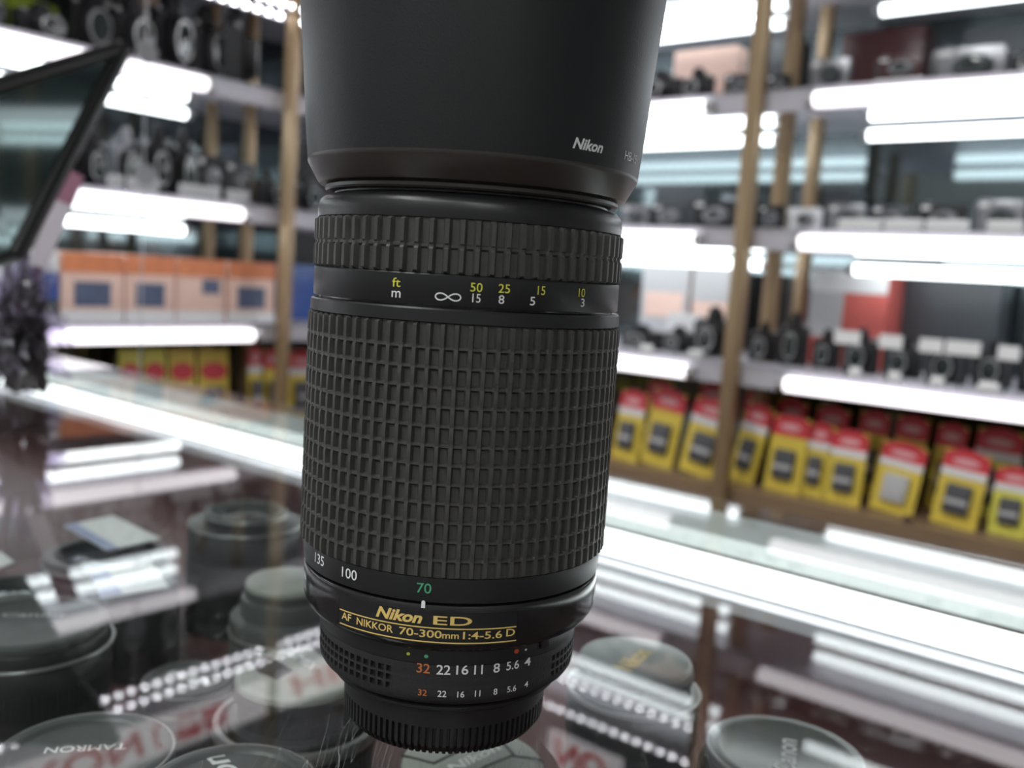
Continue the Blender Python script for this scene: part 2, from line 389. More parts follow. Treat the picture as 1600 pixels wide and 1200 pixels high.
# lamp inside the case, under the glass, in front of the rear rail
p0 = at_h(1300, 940, -.016); rl = (A_ - Vector((p0.x, p0.y, 0))).dot(eyR)
tl = bl(-1.2) - eyR * rl; tr_ = bl(s_end - .01) - eyR * rl
lt = empty('case_lamp', ((tl.x + tr_.x) / 2, (tl.y + tr_.y) / 2, ZG - .016), ang('R'), 'long lit fluorescent lamp under the glass along the rear edge of the counter', 'lamp')
hl = (tl - tr_).length / 2
MB().tube((-hl, 0, 0), (hl, 0, 0), .0062).build('glass_tube', M['casetube'], lt)
MB().box((0, .004, -.014), (2 * hl, .012, .006)).build('batten', M['white_metal'], lt)

# ---------------------------------------------------------------- HERO LENS
G = 111.5
lens = empty('camera_lens', AX, 0, 'upright black telephoto zoom lens with its hood on, standing on the glass counter', 'lens')
def lpart(name, prof, m, seg=160, parent=None, smooth=35):
    return MB().lathe([(r, z + G) for r, z in prof], seg).build(name, m, parent or lens, .001, smooth)
def grip(name, z0, z1, r, ncol, rows, m, fr=.36, slope=.07, depth=1.0, lw=.5, dip=.3, hl=.65, first=None):
    """rubber grip: vertical ridges crossed by thin horizontal ribs, pits between"""
    tf = [(0, 1), (fr, 1), (fr + slope, 0), (1 - slope, 0)]
    th = [((i + f) / ncol * 2 * PI, h) for i in range(ncol) for f, h in tf]
    hgt = (z0 - z1) / rows; zs = [(z0, -1), (z0 - .15, 2)]
    for k in range(rows):
        if first:
            h2 = (z0 - z1 - first) / (rows - 1); a = z0 if k == 0 else z0 - first - (k - 1) * h2; b = z0 - first - k * h2
        else: a = z0 - k * hgt; b = a - hgt
        if k: zs += [(a - lw / 2, 1)]
        else: zs += [(a - .6, 0)]
        zs += [(a - lw / 2 - .45 if k else a - 1.2, 0), (b + lw / 2 + .35 if k < rows - 1 else b + 1.2, 0)]
        if k < rows - 1: zs += [(b + lw / 2, 1)]
        else: zs += [(b + .6, 0)]
    zs += [(z1 + .15, 2), (z1, -1)]
    vs = []; nT = len(th)
    for z, zt in zs:
        for a, h in th:
            if zt == -1: rr = r - depth - .1
            elif zt == 2: rr = r - depth + (.35 * depth if h else 0)
            elif zt == 1: rr = r - dip if h else r - depth + hl * depth - .05
            else: rr = r if h else r - depth
            vs.append((rr * math.sin(a), -rr * math.cos(a), z + G))
    fs = [(j * nT + i, j * nT + (i + 1) % nT, (j + 1) * nT + (i + 1) % nT, (j + 1) * nT + i) for j in range(len(zs) - 1) for i in range(nT)]
    return MB().add(vs, fs).build(name, m, lens, .001, 25)
# hood
hp = [(36.2, 19.0), (38.95, 23.0), (39.15, 23.6), (39.25, 24.2), (39.9, 31), (41.0, 45.5), (42.4, 62), (44.2, 84), (44.3, 85), (43.4, 85), (42.9, 84), (40.0, 45), (38.0, 24), (35.6, 19.4)]
hood = lpart('lens_hood', hp[3:13], M['hood'])
lpart('hood_bevel', [(34.6, 18.5), (36.3, 18.6), (36.7, 19.0), (39.0, 23.1), (39.2, 23.6), (39.2, 24.25), (38.5, 24.4)], M['bevel'], parent=hood)
lpart('hood_mount_ring', [(31, 16.6), (34.6, 16.9), (35.0, 17.3), (35.0, 18.0), (34.4, 18.7), (33, 18.9)], M['bevel'], parent=hood)
lpart('front_glass', [(0, 33), (15, 32.2), (27, 29.5), (31, 27)], M['glassy'], 64)
lpart('front_rim', [(31, 27), (33.2, 27), (33.2, 20), (32.4, 15)], M['barrel'])
lpart('front_flange', [(31.0, 17.2), (31.6, 16.7), (33.2, 16.2), (35.0, 15.6), (35.8, 14.9), (36.2, 14.0), (36.4, 12.4), (36.3, 10.8), (35, 10.7)], M['barrel'])
grip('focus_grip', 10.8, -.7, 37.0, 72, 2, M['rubber'], fr=.26, slope=.15, depth=1.15, lw=.5, dip=.35, hl=.45)
lpart('distance_band', [(35.6, -.6), (36.55, -.75), (36.7, -.95), (36.75, -6.9), (36.6, -7.15), (35.5, -7.2)], M['band'])
lpart('band_groove', [(35.6, -6.9), (35.5, -8.3)], M['gloss'])
lpart('zoom_flange', [(35.6, -7.9), (36.9, -7.75), (37.25, -8.1), (37.35, -10.6), (36.2, -10.75)], M['barrel'])
grip('zoom_grip', -10.7, -65.1, 37.75, 80, 13, M['rubber'], fr=.27, slope=.12, depth=1.15, lw=.45, dip=.12, hl=.75, first=5.2)
lpart('zoom_core', [(36.4, -10.6), (36.4, -65.2)], M['barrel'])
lpart('focal_length_ring', [(36.2, -65.0), (36.9, -65.1), (36.95, -65.3), (36.55, -70.4), (35.9, -70.7)], M['band'])
lpart('main_barrel', [(35.4, -70.5), (35.4, -71.0), (36.3, -71.2), (36.55, -71.8), (36.5, -75), (36.35, -78.6), (36.0, -80.0), (35.1, -81.4), (33.6, -82.4), (32.0, -82.9)], M['gloss'])
lpart('neck_ring', [(32.0, -82.7), (32.15, -83.1), (32.1, -86.2), (31.4, -86.4)], M['barrel'])
lpart('cap_lip', [(26, -96.6), (28.0, -97.4), (28.45, -97.9), (28.4, -98.5), (27.8, -98.9), (25.2, -99.2)], M['cap'])
# aperture ring with pitted finger grips
def aperture():
    ncol = 96; tf = [(0, 1), (.30, 1), (.36, 0), (.94, 0)]
    th = [((i + f) / ncol * 2 * PI, h) for i in range(ncol) for f, h in tf]
    prof = [(31.2, -86.2, 9), (31.95, -86.4, 9), (32.0, -86.9, 9)]
    z = -87.9
    for k in range(3):
        prof += [(32.0, z, 9), (32.0, z - .08, 0), (31.95, z - 1.35, 0), (31.95, z - 1.43, 9)]; z -= 1.93
    prof += [(31.8, -94.3, 9), (31.2, -95.3, 9), (30.2, -96.1, 9), (27, -96.9, 9)]
    vs = []
    for r, z, zt in prof:
        for a, h in th:
            d = math.degrees((a + PI) % (2 * PI) - PI)
            on = (d < -21 and d > -165) or d > 54
            rr = r - (.9 if (on and zt == 0 and h == 0) else 0)
            vs.append((rr * math.sin(a), -rr * math.cos(a), z + G))
    n = len(th)
    fs = [(j * n + i, j * n + (i + 1) % n, (j + 1) * n + (i + 1) % n, (j + 1) * n + i) for j in range(len(prof) - 1) for i in range(n)]
    return MB().add(vs, fs).build('aperture_ring', M['crackle'], lens, .001, 30)
ap = aperture()
def rearcap():
    nt_ = 96; vs = []; prof = [(26.4, -99.0, 0), (25.6, -99.4, 0), (25.4, -104.3, 0), (25.4, -104.8, 1), (25.3, -109.0, 1), (23.8, -111.2, 1), (23.3, -111.5, 1)]
    tf = [(0, 1), (.5, 1), (.56, 0), (.94, 0)]; th = [((i + f) / nt_ * 2 * PI, h) for i in range(nt_) for f, h in tf]
    for r, z, k in prof:
        for a, h in th:
            rr = r - (.9 if (k and not h) else 0); vs.append((rr * math.sin(a), -rr * math.cos(a), z + G))
    n = len(th); vs.append((0, 0, .0)); c = len(vs) - 1
    fs = [(j * n + i, j * n + (i + 1) % n, (j + 1) * n + (i + 1) % n, (j + 1) * n + i) for j in range(len(prof) - 1) for i in range(n)]
    fs += [((len(prof) - 1) * n + i, (len(prof) - 1) * n + (i + 1) % n, c) for i in range(n)]
    return MB().add(vs, fs).build('rear_cap', M['cap'], lens, .001, 30)
rearcap()
# orientation lever slot next to the white dot
mb = MB()
z, a = on_lens(851, 1003, 32.4)
mb.box((0, 0, 0), (2.6, 1.0, 2.8), 0, .3)
mb.build('lock_lever', M['band'], lens, .001)
o = lens.children[-1] if lens.children else None
for c_ in COL.objects:
    if c_.name.startswith('lock_lever'): c_.location = (.0323 * math.sin(a), -.0323 * math.cos(a), z * .001); c_.rotation_euler = (0, 0, a)

# printed markings, wrapped round the barrel
def wrap(mb, v, f, a0, z0, r, off=.06, tilt=0.):
    out = []
    for x, y, _ in v:
        x, y = x * math.cos(tilt) - y * math.sin(tilt), x * math.sin(tilt) + y * math.cos(tilt)
        z = z0 + y; rr = (r(z) if callable(r) else r) + off; a = a0 + x / rr
        out.append((rr * math.sin(a), -rr * math.cos(a), z))
    mb.add(out, f)
def print_px(name, items, m, r, parent=None, bold=.004, shear=0.):
    mb = MB()
    for s, x0, x1, y, h in items:                     # text, pixel extents, pixel height of centre, mm height
        rb = r(30 + G) if callable(r) else r
        z, a = on_lens((x0 + x1) / 2, y, rb); _, a0 = on_lens(x0, y, rb); _, a1 = on_lens(x1, y, rb)
        v, f = text_geo(s, (a1 - a0) * rb, h, bold, shear)
        wrap(mb, v, f, a, z, r)
    return mb.build(name, m, parent or lens, .001, 0)
print_px('feet_numerals', [('ft', 613, 626, 441, 1.9), ('50', 735, 754, 449, 1.85), ('25', 779, 797, 451, 1.85), ('15', 840, 852, 454, 1.85), ('10', 904, 914, 457.5, 1.85)], M['ink_yellow'], 36.75)
print_px('metre_numerals', [('m', 612, 626, 459.5, 1.35), ('15', 738, 751, 466, 1.8), ('8', 779, 788, 468, 1.8), ('5', 828, 836, 470.5, 1.8), ('3', 907.5, 913, 473, 1.8)], M['ink_white'], 36.75)
mb = MB(); pts = []; N_ = 64
for k in range(N_):
    tt = 2 * PI * k / N_; dn = 1 + math.sin(tt) ** 2
    pts.append(Vector((2.62 * math.cos(tt) / dn, 2.0 * math.sin(tt) * math.cos(tt) / dn, 0)))
vs = []; fs = []
for k in range(N_):
    d = (pts[(k + 1) % N_] - pts[k - 1]).normalized(); nn = Vector((-d.y, d.x, 0)) * .14
    vs += [tuple(pts[k] + nn), tuple(pts[k] - nn)]; k2 = (k + 1) % N_
    fs.append((2 * k, 2 * k + 1, 2 * k2 + 1, 2 * k2))
z, a = on_lens(700, 464, 36.8); wrap(mb, vs, fs, a, z, 36.75); mb.build('infinity_mark', M['ink_white'], lens, .001, 0)
print_px('focal_numerals', [('135', 492, 506, 874, 2.3), ('100', 534, 557.5, 896.5, 2.3)], M['ink_white'], 36.85)
print_px('green_focal_numeral', [('70', 651, 674, 919, 2.2)], M['ink_green'], 36.85)
# index mark
z, a = on_lens(661.5, 944, 36.5); mb = MB(); v = [(-.42, -.8, 0), (.42, -.8, 0), (.42, .5, 0), (.2, .85, 0), (-.2, .85, 0), (-.42, .5, 0)]
wrap(mb, v, [(0, 1, 2, 3, 4, 5)], a, z, 36.5, .12); mb.build('index_mark', M['ink_white'], lens, .001, 0)
# name plate: shallow curved plate
def strip(name, px0, px1, z0, z1, m, r, off, parent=None, th=.0):
    rb = r; a0 = on_lens(px0[0], px0[1], rb)[1]; a1 = on_lens(px1[0], px1[1], rb)[1]; n = 40; vs = []; fs = []
    for k in range(n + 1):
        a = a0 + (a1 - a0) * k / n
        for z in (z0, z1): vs.append(((rb + off) * math.sin(a), -(rb + off) * math.cos(a), z + G))
    for k in range(n): fs.append((2 * k, 2 * k + 2, 2 * k + 3, 2 * k + 1))
    if th:
        o = len(vs); vs += [((rb - .2) / (rb + off) * x, (rb - .2) / (rb + off) * y, z) for x, y, z in vs]
        fs += [(2 * k, o + 2 * k, o + 2 * k + 2, 2 * k + 2) for k in range(n)] + [(2 * k + 1, 2 * k + 3, o + 2 * k + 3, o + 2 * k + 1) for k in range(n)]
        fs += [(0, 1, o + 1, o), (2 * n, o + 2 * n, o + 2 * n + 1, 2 * n + 1)]
    return MB().add(vs, fs).build(name, m, parent or lens, .001, 25)
plate = strip('name_plate', (531, 945), (807, 975), -72.5, -79.75, M['band'], 36.5, .12, th=1)
strip('gold_line', (532, 948), (806, 978), -75.95, -76.22, M['ink_gold'], 36.5, .2, plate)
strip('gold_line', (532, 971), (806, 998), -79.1, -79.37, M['ink_gold'], 36.5, .2, plate)
print_px('brand_lettering', [('Nikon', 586, 659, 961, 2.55)], M['ink_gold'], 36.62, plate, .035, .28)
print_px('series_lettering', [('ED', 677, 738, 970.5, 1.95)], M['ink_gold'], 36.62, plate, .012)
print_px('model_lettering', [('AF', 534, 549, 963.5, 1.65), ('NIKKOR', 556, 613, 977, 1.65), ('70-300', 623, 690, 989, 1.7), ('mm', 691, 717, 994.5, 1.0), ('1:4-5.6', 724, 785, 992.5, 1.7), ('D', 791, 804.5, 988, 1.65)], M['ink_gold'], 36.62, plate, .012)
# aperture numbers and dots
print_px('aperture_numerals', [('22', 682, 704, 1046.5, 2.25), ('16', 713, 732, 1046.5, 2.25), ('11', 741, 754.5, 1046, 2.25), ('8', 771, 781, 1043.5, 2.2), ('5.6', 791.5, 811, 1039, 2.1), ('4', 819.5, 829, 1033.5, 2.1)], M['ink_white'], 32.0, ap, .012)
print_px('orange_aperture_numeral', [('32', 651, 672, 1044, 2.25)], M['ink_orange'], 32.0, ap, .012)
print_px('small_aperture_numerals', [('22', 683.5, 697.5, 1084, 1.45), ('16', 714.5, 725.5, 1085, 1.45), ('11', 742, 750.5, 1083.5, 1.45), ('8', 771, 777, 1080.5, 1.45), ('5.6', 792.5, 806.5, 1076, 1.4), ('4', 819.5, 825, 1069, 1.4)], M['ink_white'], 32.02, ap, .008)
print_px('small_orange_numeral', [('32', 653, 667, 1082, 1.45)], M['ink_orange'], 32.02, ap, .008)
for nm, px, py, rr, m in (('yellow_dot', 638, 1021.5, .42, 'ink_yelgreen'), ('green_dot', 666, 1025.5, .48, 'ink_green'), ('red_dot', 807, 1017.5, .62, 'ink_red'), ('white_dot', 821.5, 1015, .3, 'ink_white')):
    z, a = on_lens(px, py, 32.2); mb = MB()
    wrap(mb, [(rr * math.cos(2 * PI * k / 16), rr * .85 * math.sin(2 * PI * k / 16), 0) for k in range(16)], [tuple(range(16))], a, z, 32.2, .06)
    mb.build(nm, M[m], lens, .001, 0)
hr = lambda z: 39.25 + (z - G - 24.2) * .09
def hr(z):
    q = z - G
    for (r0, z0), (r1, z1) in zip(hp[3:8], hp[4:8]):
        if z0 <= q <= z1: return r0 + (r1 - r0) * (q - z0) / (z1 - z0)
    return 39.2
mb = MB()
z, a = on_lens(920, 227, hr(27.6 + G)); v, f = text_geo('Nikon', 8.6, 2.3, .03, .25); wrap(mb, v, f, a, z, hr, .08); mb.build('brand_lettering', M['ink_white'], hood, .001, 0)
mb = MB(); z, a = on_lens(986, 246, hr(27 + G)); v, f = text_geo('HB-15', 7.6, 1.9, .0); wrap(mb, v, f, a, z, hr, .08); mb.build('hood_marking', M['ink_white'], hood, .001, 0)

# ---------------------------------------------------------------- LENSES AND CAPS IN THE CASE
def cap_thing(label, cx, cy, wpx, h, steps, capm='capgrey', bodym='capdark', style='plain', text=None, p0=None, p1=None, thk=.25, tm='ink_white', cat='lens', name='camera_lens', group='capped lenses in the case', extra=None, bold=.012, shear=0., gap=1.):
    """cx, cy, wpx: ellipse of the cap in the photo; h: height of the cap top relative to the glass; steps: body profile as (radius factor, drop in mm)"""
    c = at_h(cx, cy, h); d = (c - CAM).dot(FW); r = wpx / 2 * d / F_PX
    base = ZG + HF; t = empty(name, (c.x, c.y, base), 0, label, cat, group)
    top = (ZG + h - base) * 1000; R = r * 1000; th = .001
    if style == 'ringed':     # raised rim, recessed centre
        MB().lathe([(0, top - 1.0), (R * .80, top - 1.0), (R * .83, top - .4), (R * .86, top), (R * .93, top), (R * .985, top - .5), (R, top - 1.4), (R, top - 3.0), (R * .97, top - 3.2)], 72).build('lens_cap', M[capm], t, th)
    elif style == 'open':
        MB().lathe([(R * .80, top - 4.5), (R * .84, top - .5), (R * .90, top), (R * .97, top), (R, top - .6), (R, top - 3.0), (R * .97, top - 3.2)], 72).build('front_rim', M[capm], t, th)
        MB().lathe([(0, top - 2.6), (R * .45, top - 3.1), (R * .8, top - 4.6)], 48).build('front_glass', M['glassy'], t, th)
    else:
        MB().lathe([(0, top), (R * .90, top), (R * .95, top - .25), (R * .985, top - .8), (R, top - 1.5), (R, top - 3.0), (R * .97, top - 3.2)], 72).build('lens_cap', M[capm], t, th)
    prof = [(R * .9, top - 3.0)]; z = top - 3.0
    for k, (fk, dz) in enumerate(steps):
        prof += [(R * fk * .985, z - .15), (R * fk, z - .7), (R * fk, max(z - dz + .5, .4))]; z -= dz
    prof += [(R * steps[-1][0] * .97, 0), (0, 0)]
    prof = [(a_, max(b_, 0)) for a_, b_ in prof]
    if prof[-2][1] == 0 and z < 0: pass
    body = MB().lathe(prof, 84).build('barrel', M[bodym], t, th)
    if text:
        q0 = at_h(*p0, h); q1 = at_h(*p1, h); dv = q1 - q0; wd = dv.length * 1000; aa = math.atan2(dv.y, dv.x); mid = (q0 + q1) / 2 - c
        v, f = text_geo(text, wd, wd * thk, bold, shear, 0); n = len(v)
        zt = top - (1.0 if style == 'ringed' else 0) + .12
        mt = Matrix.Translation((mid.x * 1000, mid.y * 1000, zt)) @ Matrix.Rotation(aa, 4, 'Z')
        MB().add(v, f, mt).build('cap_lettering', M[tm], t, th, 0)
    if extra: extra(t, R, top, c)
    return t
def ribs(zc_f, hgt, n, fk, m='capdark'):
    def fn(t, R, top, c):
        mb = MB()
        for k in range(n):
            a = 2 * PI * k / n; mb.box((R * fk * math.cos(a), R * fk * math.sin(a), top - zc_f), (.8, 2 * PI * R * fk / n * .55, hgt), a)
        mb.build('rubber_ribs', M[m], t, .001, 0)
    return fn
def ring(fk, drop, thk=1., m='silver', w_=.6):
    def fn(t, R, top, c):
        z = max(top - drop, .6); MB().lathe([(R * fk - w_, z + thk / 2), (R * fk + w_ * .6, z + thk / 2), (R * fk + w_, z), (R * fk + w_ * .6, z - thk / 2), (R * fk - w_, z - thk / 2)], 84).build('metal_ring', M[m], t, .001)
    return fn
def notch(pxs, h, m='capdark', dz=.15, nm='pinch_grip'):
    def fn(t, R, top, c):
        for ps in pxs:
            pl = [at_h(x, y, h) - c for x, y in ps]; pl = [(p.x * 1000, p.y * 1000) for p in pl]
            MB().prism(pl, top - .3, top + dz).build(nm, M[m], t, .001, 0)
    return fn
def multi(*fs):
    def fn(*a):
        for f in fs: f(*a)
    return fn
def red_dot(px, py, fk):
    def fn(t, R, top, c):
        a = -PI / 2 + .05; z = top - 12
        MB().lathe([(0, 0), (.8, 0), (.8, .4), (0, .5)], 12, Matrix.Translation((R * fk * math.cos(a), R * fk * math.sin(a), z)) @ Matrix.Rotation(PI / 2, 4, 'X')).build('red_dot', M['ink_red'], t, .001)
    return fn
def grooves(segs, h, wmm=1.2):
    def fn(t, R, top, c):
        mb = MB()
        for a_, b_ in segs:
            p, q = at_h(*a_, h) - c, at_h(*b_, h) - c; d = (q - p) * 1000; m_ = (p + q) / 2 * 1000
            mb.box((m_.x, m_.y, top + .02), (d.length + wmm * .6, wmm, .3), math.atan2(d.y, d.x))
        mb.build('cap_groove', M['capdark'], t, .001, 0)
    return fn
cap_thing('wide black lens with a dark cap reading Canon, at the far left of the case', 42, 968, 236, -.026, [(1.02, 6), (1.06, 9), (1.03, 14), (1.05, 20)], 'capgrey', 'capdark', 'ringed', 'Canon', (3, 957), (100, 957), .17, 'caplight' if False else 'plight', extra=multi(ring(1.07, 8), red_dot(50, 1038, 1.07), ribs(20, 12, 90, 1.04), ring(1.05, 44, 1.2)))
cap_thing('black lens partly cut off by the left frame edge, behind the Canon-capped one', 18, 915, 112, -.030, [(1.05, 8), (1.1, 30)], 'capgrey', 'capdark', 'open', extra=ring(1.05, 4))
cap_thing('low black lens with an open glass front under the upper white price card', 165, 862, 176, -.036, [(1.02, 5), (1.1, 30)], 'capdark', 'capdark', 'open', extra=ring(1.02, 4, 1.2))
cap_thing('small lens under the lower white price card', 222, 908, 104, -.036, [(1.02, 6), (1.1, 30)], 'capgrey', 'capdark', 'plain')
cap_thing('tall black lens with stepped front rim, behind the cards near the zoom lens', 385, 796, 124, -.018, [(1.0, 3), (1.38, 3), (1.40, 14), (1.42, 30), (1.42, 20)], 'capgrey', 'capdark', 'open', extra=multi(ring(1.0, 2.2, 1.2), ring(1.38, 7, 1.0)))
cap_thing('lens with a pale grey filter front, just left of the zoom lens barrel', 450, 904, 128, -.024, [(.98, 4), (1.1, 8), (1.35, 10), (1.35, 30)], 'caplight', 'capgrey', 'plain', extra=ring(1.35, 22, 1.2))
cap_thing('small lens with a glossy cap reading Nikon upside down, left of the LUMIX cap', 296, 1058, 138, -.050, [(1.03, 5), (1.14, 22)], 'capgrey', 'capdark', 'ringed', 'Nikon', (334, 1066), (263, 1047), .24, 'pwhite', extra=ring(1.0, 1.2, .8, 'silver', .4), bold=.02, shear=.2)
cap_thing('lens with a light grey pinch cap embossed LUMIX, left of the zoom lens base', 468, 1047, 196, -.024, [(1.02, 4), (.93, 8), (1.10, 4), (1.27, 5), (1.24, 30)], 'caplight', 'capdark', 'plain', 'LUMIX', (447, 1013), (494, 1046), .2, 'pwhite',
          extra=multi(notch([[(390, 1031), (418, 1024), (458, 1048), (433, 1062), (403, 1050)], [(482, 1010), (496, 1004), (530, 1028), (516, 1034)]], -.024), ring(1.27, 18, 4, 'silver', 1.2)))
cap_thing('lens with a dark cap reading TAMRON upside down, at the bottom left', 133, 1172, 262, -.030, [(1.02, 4), (1.04, 10), (1.06, 34)], 'capgrey', 'capdark', 'ringed', 'TAMRON', (198, 1161), (70, 1168), .16, 'pwhite', extra=ring(1.0, .7, .9, 'silver', .4), bold=.008)
cap_thing('large grey cap reading Nikon upside down, at the bottom edge left of centre', 362, 1226, 262, -.026, [(1.02, 4), (1.04, 10), (1.04, 34)], 'capgrey', 'capdark', 'ringed', 'Nikon', (408, 1262), (328, 1176), .22, 'pwhite', extra=ring(1.0, .7, .9, 'silver', .4), bold=.02, shear=.2)
cap_thing('light grey pinch cap reading Nikon directly below the base of the zoom lens', 739, 1188, 222, -.034, [(1.0, 4), (1.03, 10), (1.03, 34)], 'caplight', 'capdark', 'plain', 'Nikon', (700, 1204), (778, 1166), .20, 'pwhite',
          extra=grooves([((628, 1180), (678, 1193)), ((678, 1193), (720, 1172)), ((757, 1198), (800, 1181)), ((800, 1181), (848, 1187)), ((788, 1163), (803, 1180)), ((757, 1199), (735, 1212))], -.034, 1.0), bold=.03, shear=.25)
cap_thing('black lens with a smooth grey cap and gold lettering, right of the zoom lens base', 994, 1026, 176, -.022, [(1.03, 3), (1.0, 5), (1.13, 5), (1.17, 12), (1.12, 30)], 'capmid', 'capdark', 'plain', 'Nikon', (972, 1046), (1006, 1016), .34, 'ink_gold', extra=multi(ring(1.17, 12, 1.6), notch([[(940, 1048), (942, 1046), (985, 1062), (985, 1065)]], -.022)), bold=.02)
cap_thing('lens with a round grey cap reading Canon sideways, at the bottom right', 1226, 1172, 236, -.032, [(1.02, 4), (1.1, 10), (1.1, 34)], 'capmid', 'capdark', 'ringed', 'Canon', (1226, 1202), (1229, 1150), .30, 'pwhite', extra=ring(1.0, .7, .9, 'silver', .4), bold=.02)

def price_card(label, px, h, bpx=None):
    pl = [at_h(x, y, h) for x, y in px]; c = sum(pl, Vector()) / len(pl)
    t = empty('price_card', c, 0, label, 'card', 'price cards in the case')
    MB().prism([(p.x - c.x, p.y - c.y) for p in pl], -.0003, .0003).build('card', M['pwhite'], t, smooth=0)
    if bpx:
        q = [at_h(x, y, h) - c for x, y in bpx]; MB().prism([(p.x, p.y) for p in q], .0003, .0006).build('blue_margin', mat('pale_blue_print', (.36, .40, .62), .5), t, smooth=0)
price_card('white price card lying on the open lens, the upper of the two', [(100, 822), (176, 806), (252, 842), (168, 861)], -.034, [(100, 822), (118, 818), (185, 857), (168, 861)])
price_card('white price card with a blue margin, the lower of the two beside the grey lenses', [(131, 886), (150, 912), (157, 934), (264, 918), (238, 880)], -.033, [(131, 886), (150, 912), (157, 934), (192, 929), (164, 884)])
price_card('white card at the left frame edge behind the lenses', [(-30, 870), (0, 862), (22, 878), (-10, 892)], -.034)

# ---------------------------------------------------------------- SHELF GOODS
CACHE = {}
def cpart(kind, name, fn, m, parent):
    k = (kind, name)
    if k not in CACHE:
        mb = MB(); fn(mb); me = mb.mesh(name); me.materials.append(M[m]); CACHE[k] = me
    return link(name, CACHE[k], parent)
def Ay(z, y=0, x=0): return Matrix.Translation((x, y, z)) @ Matrix.Rotation(PI / 2, 4, 'X')   # lathe axis towards the viewer (-y)
def cam_body(kind, t):
    """unit camera: x -.5..+.5, z 0..1 (top of body at .72 for an SLR), y 0 front .. .45"""
    base = kind.split('_')[0]; col = {'black': 'cblack', 'silver': 'csilver', 'white': 'cwhite', 'red': 'cred', 'grey': 'cgrey'}[kind.split('_')[1]]
    if base == 'slr':
        cpart(kind, 'camera_body', lambda b: (b.box((0, .12, .36), (1, .26, .70), 0, .06), b.box((-.38, -.02, .34), (.24, .22, .66), 0, .07)), col, t)
        cpart(kind, 'prism_hump', lambda b: (b.box((0, .10, .78), (.34, .30, .20), 0, .05), b.box((0, .06, .90), (.24, .24, .14), 0, .05)), col, t)
        cpart(kind, 'lens_barrel', lambda b: b.lathe([(.0, .42), (.24, .42), (.25, .40), (.25, .22), (.29, .2), (.29, .06), (.25, .0)], 32, Ay(.36, .02)), 'cblack', t)
        cpart(kind, 'lens_glass', lambda b: b.lathe([(0, .435), (.12, .432), (.2, .421)], 24, Ay(.36, .02)), 'glassy', t)
        cpart(kind, 'lens_ring', lambda b: b.lathe([(.2, .425), (.235, .43), (.245, .42), (.245, .4)], 32, Ay(.36, .02)), 'silver', t)
        cpart(kind, 'mode_dial', lambda b: b.lathe([(.09, .68), (.09, .79), (0, .79)], 20, Matrix.Translation((.34, .1, 0))), 'silver', t)
        cpart(kind, 'shutter_button', lambda b: b.lathe([(.05, .66), (.05, .73), (0, .74)], 16, Matrix.Translation((-.38, -.02, 0))), 'silver', t)
    else:
        cpart(kind, 'camera_body', lambda b: b.box((0, .14, .48), (1, .28, .94), 0, .09), col, t)
        cpart(kind, 'lens_barrel', lambda b: b.lathe([(0, .26), (.22, .26), (.23, .24), (.24, .1), (.27, .08), (.28, .0)], 32, Ay(.46, .04, .08)), 'csilver' if col != 'csilver' else 'cgrey', t)
        cpart(kind, 'lens_glass', lambda b: b.lathe([(0, .275), (.09, .272), (.15, .262)], 24, Ay(.46, .04, .08)), 'glassy', t)
        cpart(kind, 'flash', lambda b: b.box((-.30, -.005, .80), (.18, .03, .12), 0, .01), 'pwhite', t)
        cpart(kind, 'shutter_button', lambda b: b.lathe([(.07, .92), (.07, .99), (0, 1.0)], 16, Matrix.Translation((-.30, .14, 0))), 'csilver', t)
        cpart(kind, 'grip_strip', lambda b: b.box((-.42, -.005, .42), (.06, .04, .5), 0, .015), 'cgrey', t)
names = {'slr': 'slr_camera', 'compact': 'compact_camera'}
def put_camera(w, row, x0, x1, ytop, n, kind, label, turn=0., group=None, dz=0.):
    a, _ = hit(w, x0, 300, n); b, _ = hit(w, x1, 300, n)
    # use the item's own height for x lookups
    zb = TOPZ[row] + dz; cx = (x0 + x1) / 2
    lo, hi = 0, 1200
    for _ in range(30):
        mid = (lo + hi) / 2
        if hit(w, cx, mid, n)[1] > zb: lo = mid
        else: hi = mid
    yb = (lo + hi) / 2; ym = (yb + ytop) / 2
    a = hit(w, x0, ym, n)[0]; b = hit(w, x1, ym, n)[0]; h = hit(w, cx, ytop, n)[1] - zb
    t = empty(names[kind.split('_')[0]], W(w, (a + b) / 2, n, zb), ang(w) + turn, label, 'camera', group)
    wd = abs(b - a) / (1 + .3 * abs(math.sin(turn)))
    t.scale = (wd, min(wd, h * 1.2, (DEP - n - .01) / .36), h / 1.0)
    cam_body(kind, t); return t
def place_px(w, row, x0, x1, ytop, n, dz=0.):
    zb = TOPZ[row] + dz; cx = (x0 + x1) / 2; lo, hi = 0, 1200
    for _ in range(30):
        mid = (lo + hi) / 2
        if hit(w, cx, mid, n)[1] > zb: lo = mid
        else: hi = mid
    ym = ((lo + hi) / 2 + ytop) / 2
    return hit(w, x0, ym, n)[0], hit(w, x1, ym, n)[0], hit(w, cx, ytop, n)[1] - zb, zb
def box_thing(w, row, x0, x1, ytop, n, depth, m, label, name='carton', cat='box', group=None, face=None, turn=0., hcap=None):
    a, b, h, zb = place_px(w, row, x0, x1, ytop, n)
    if hcap: h = min(h, hcap)
    t = empty(name, W(w, (a + b) / 2, n, zb), ang(w) + turn, label, cat, group); wd = abs(b - a) - .0015
    MB().box((0, depth / 2, h / 2), (wd, depth, h), 0, min(.0012, h * .1)).build('box_body', M[m], t)
    for (fx0, fx1, fz0, fz1, fm, fn) in (face or []):
        MB().box((wd * ((fx0 + fx1) / 2 - .5), -.0004, h * (fz0 + fz1) / 2), (wd * (fx1 - fx0), .0012, h * (fz1 - fz0))).build(fn, M[fm], t, smooth=0)
    return t

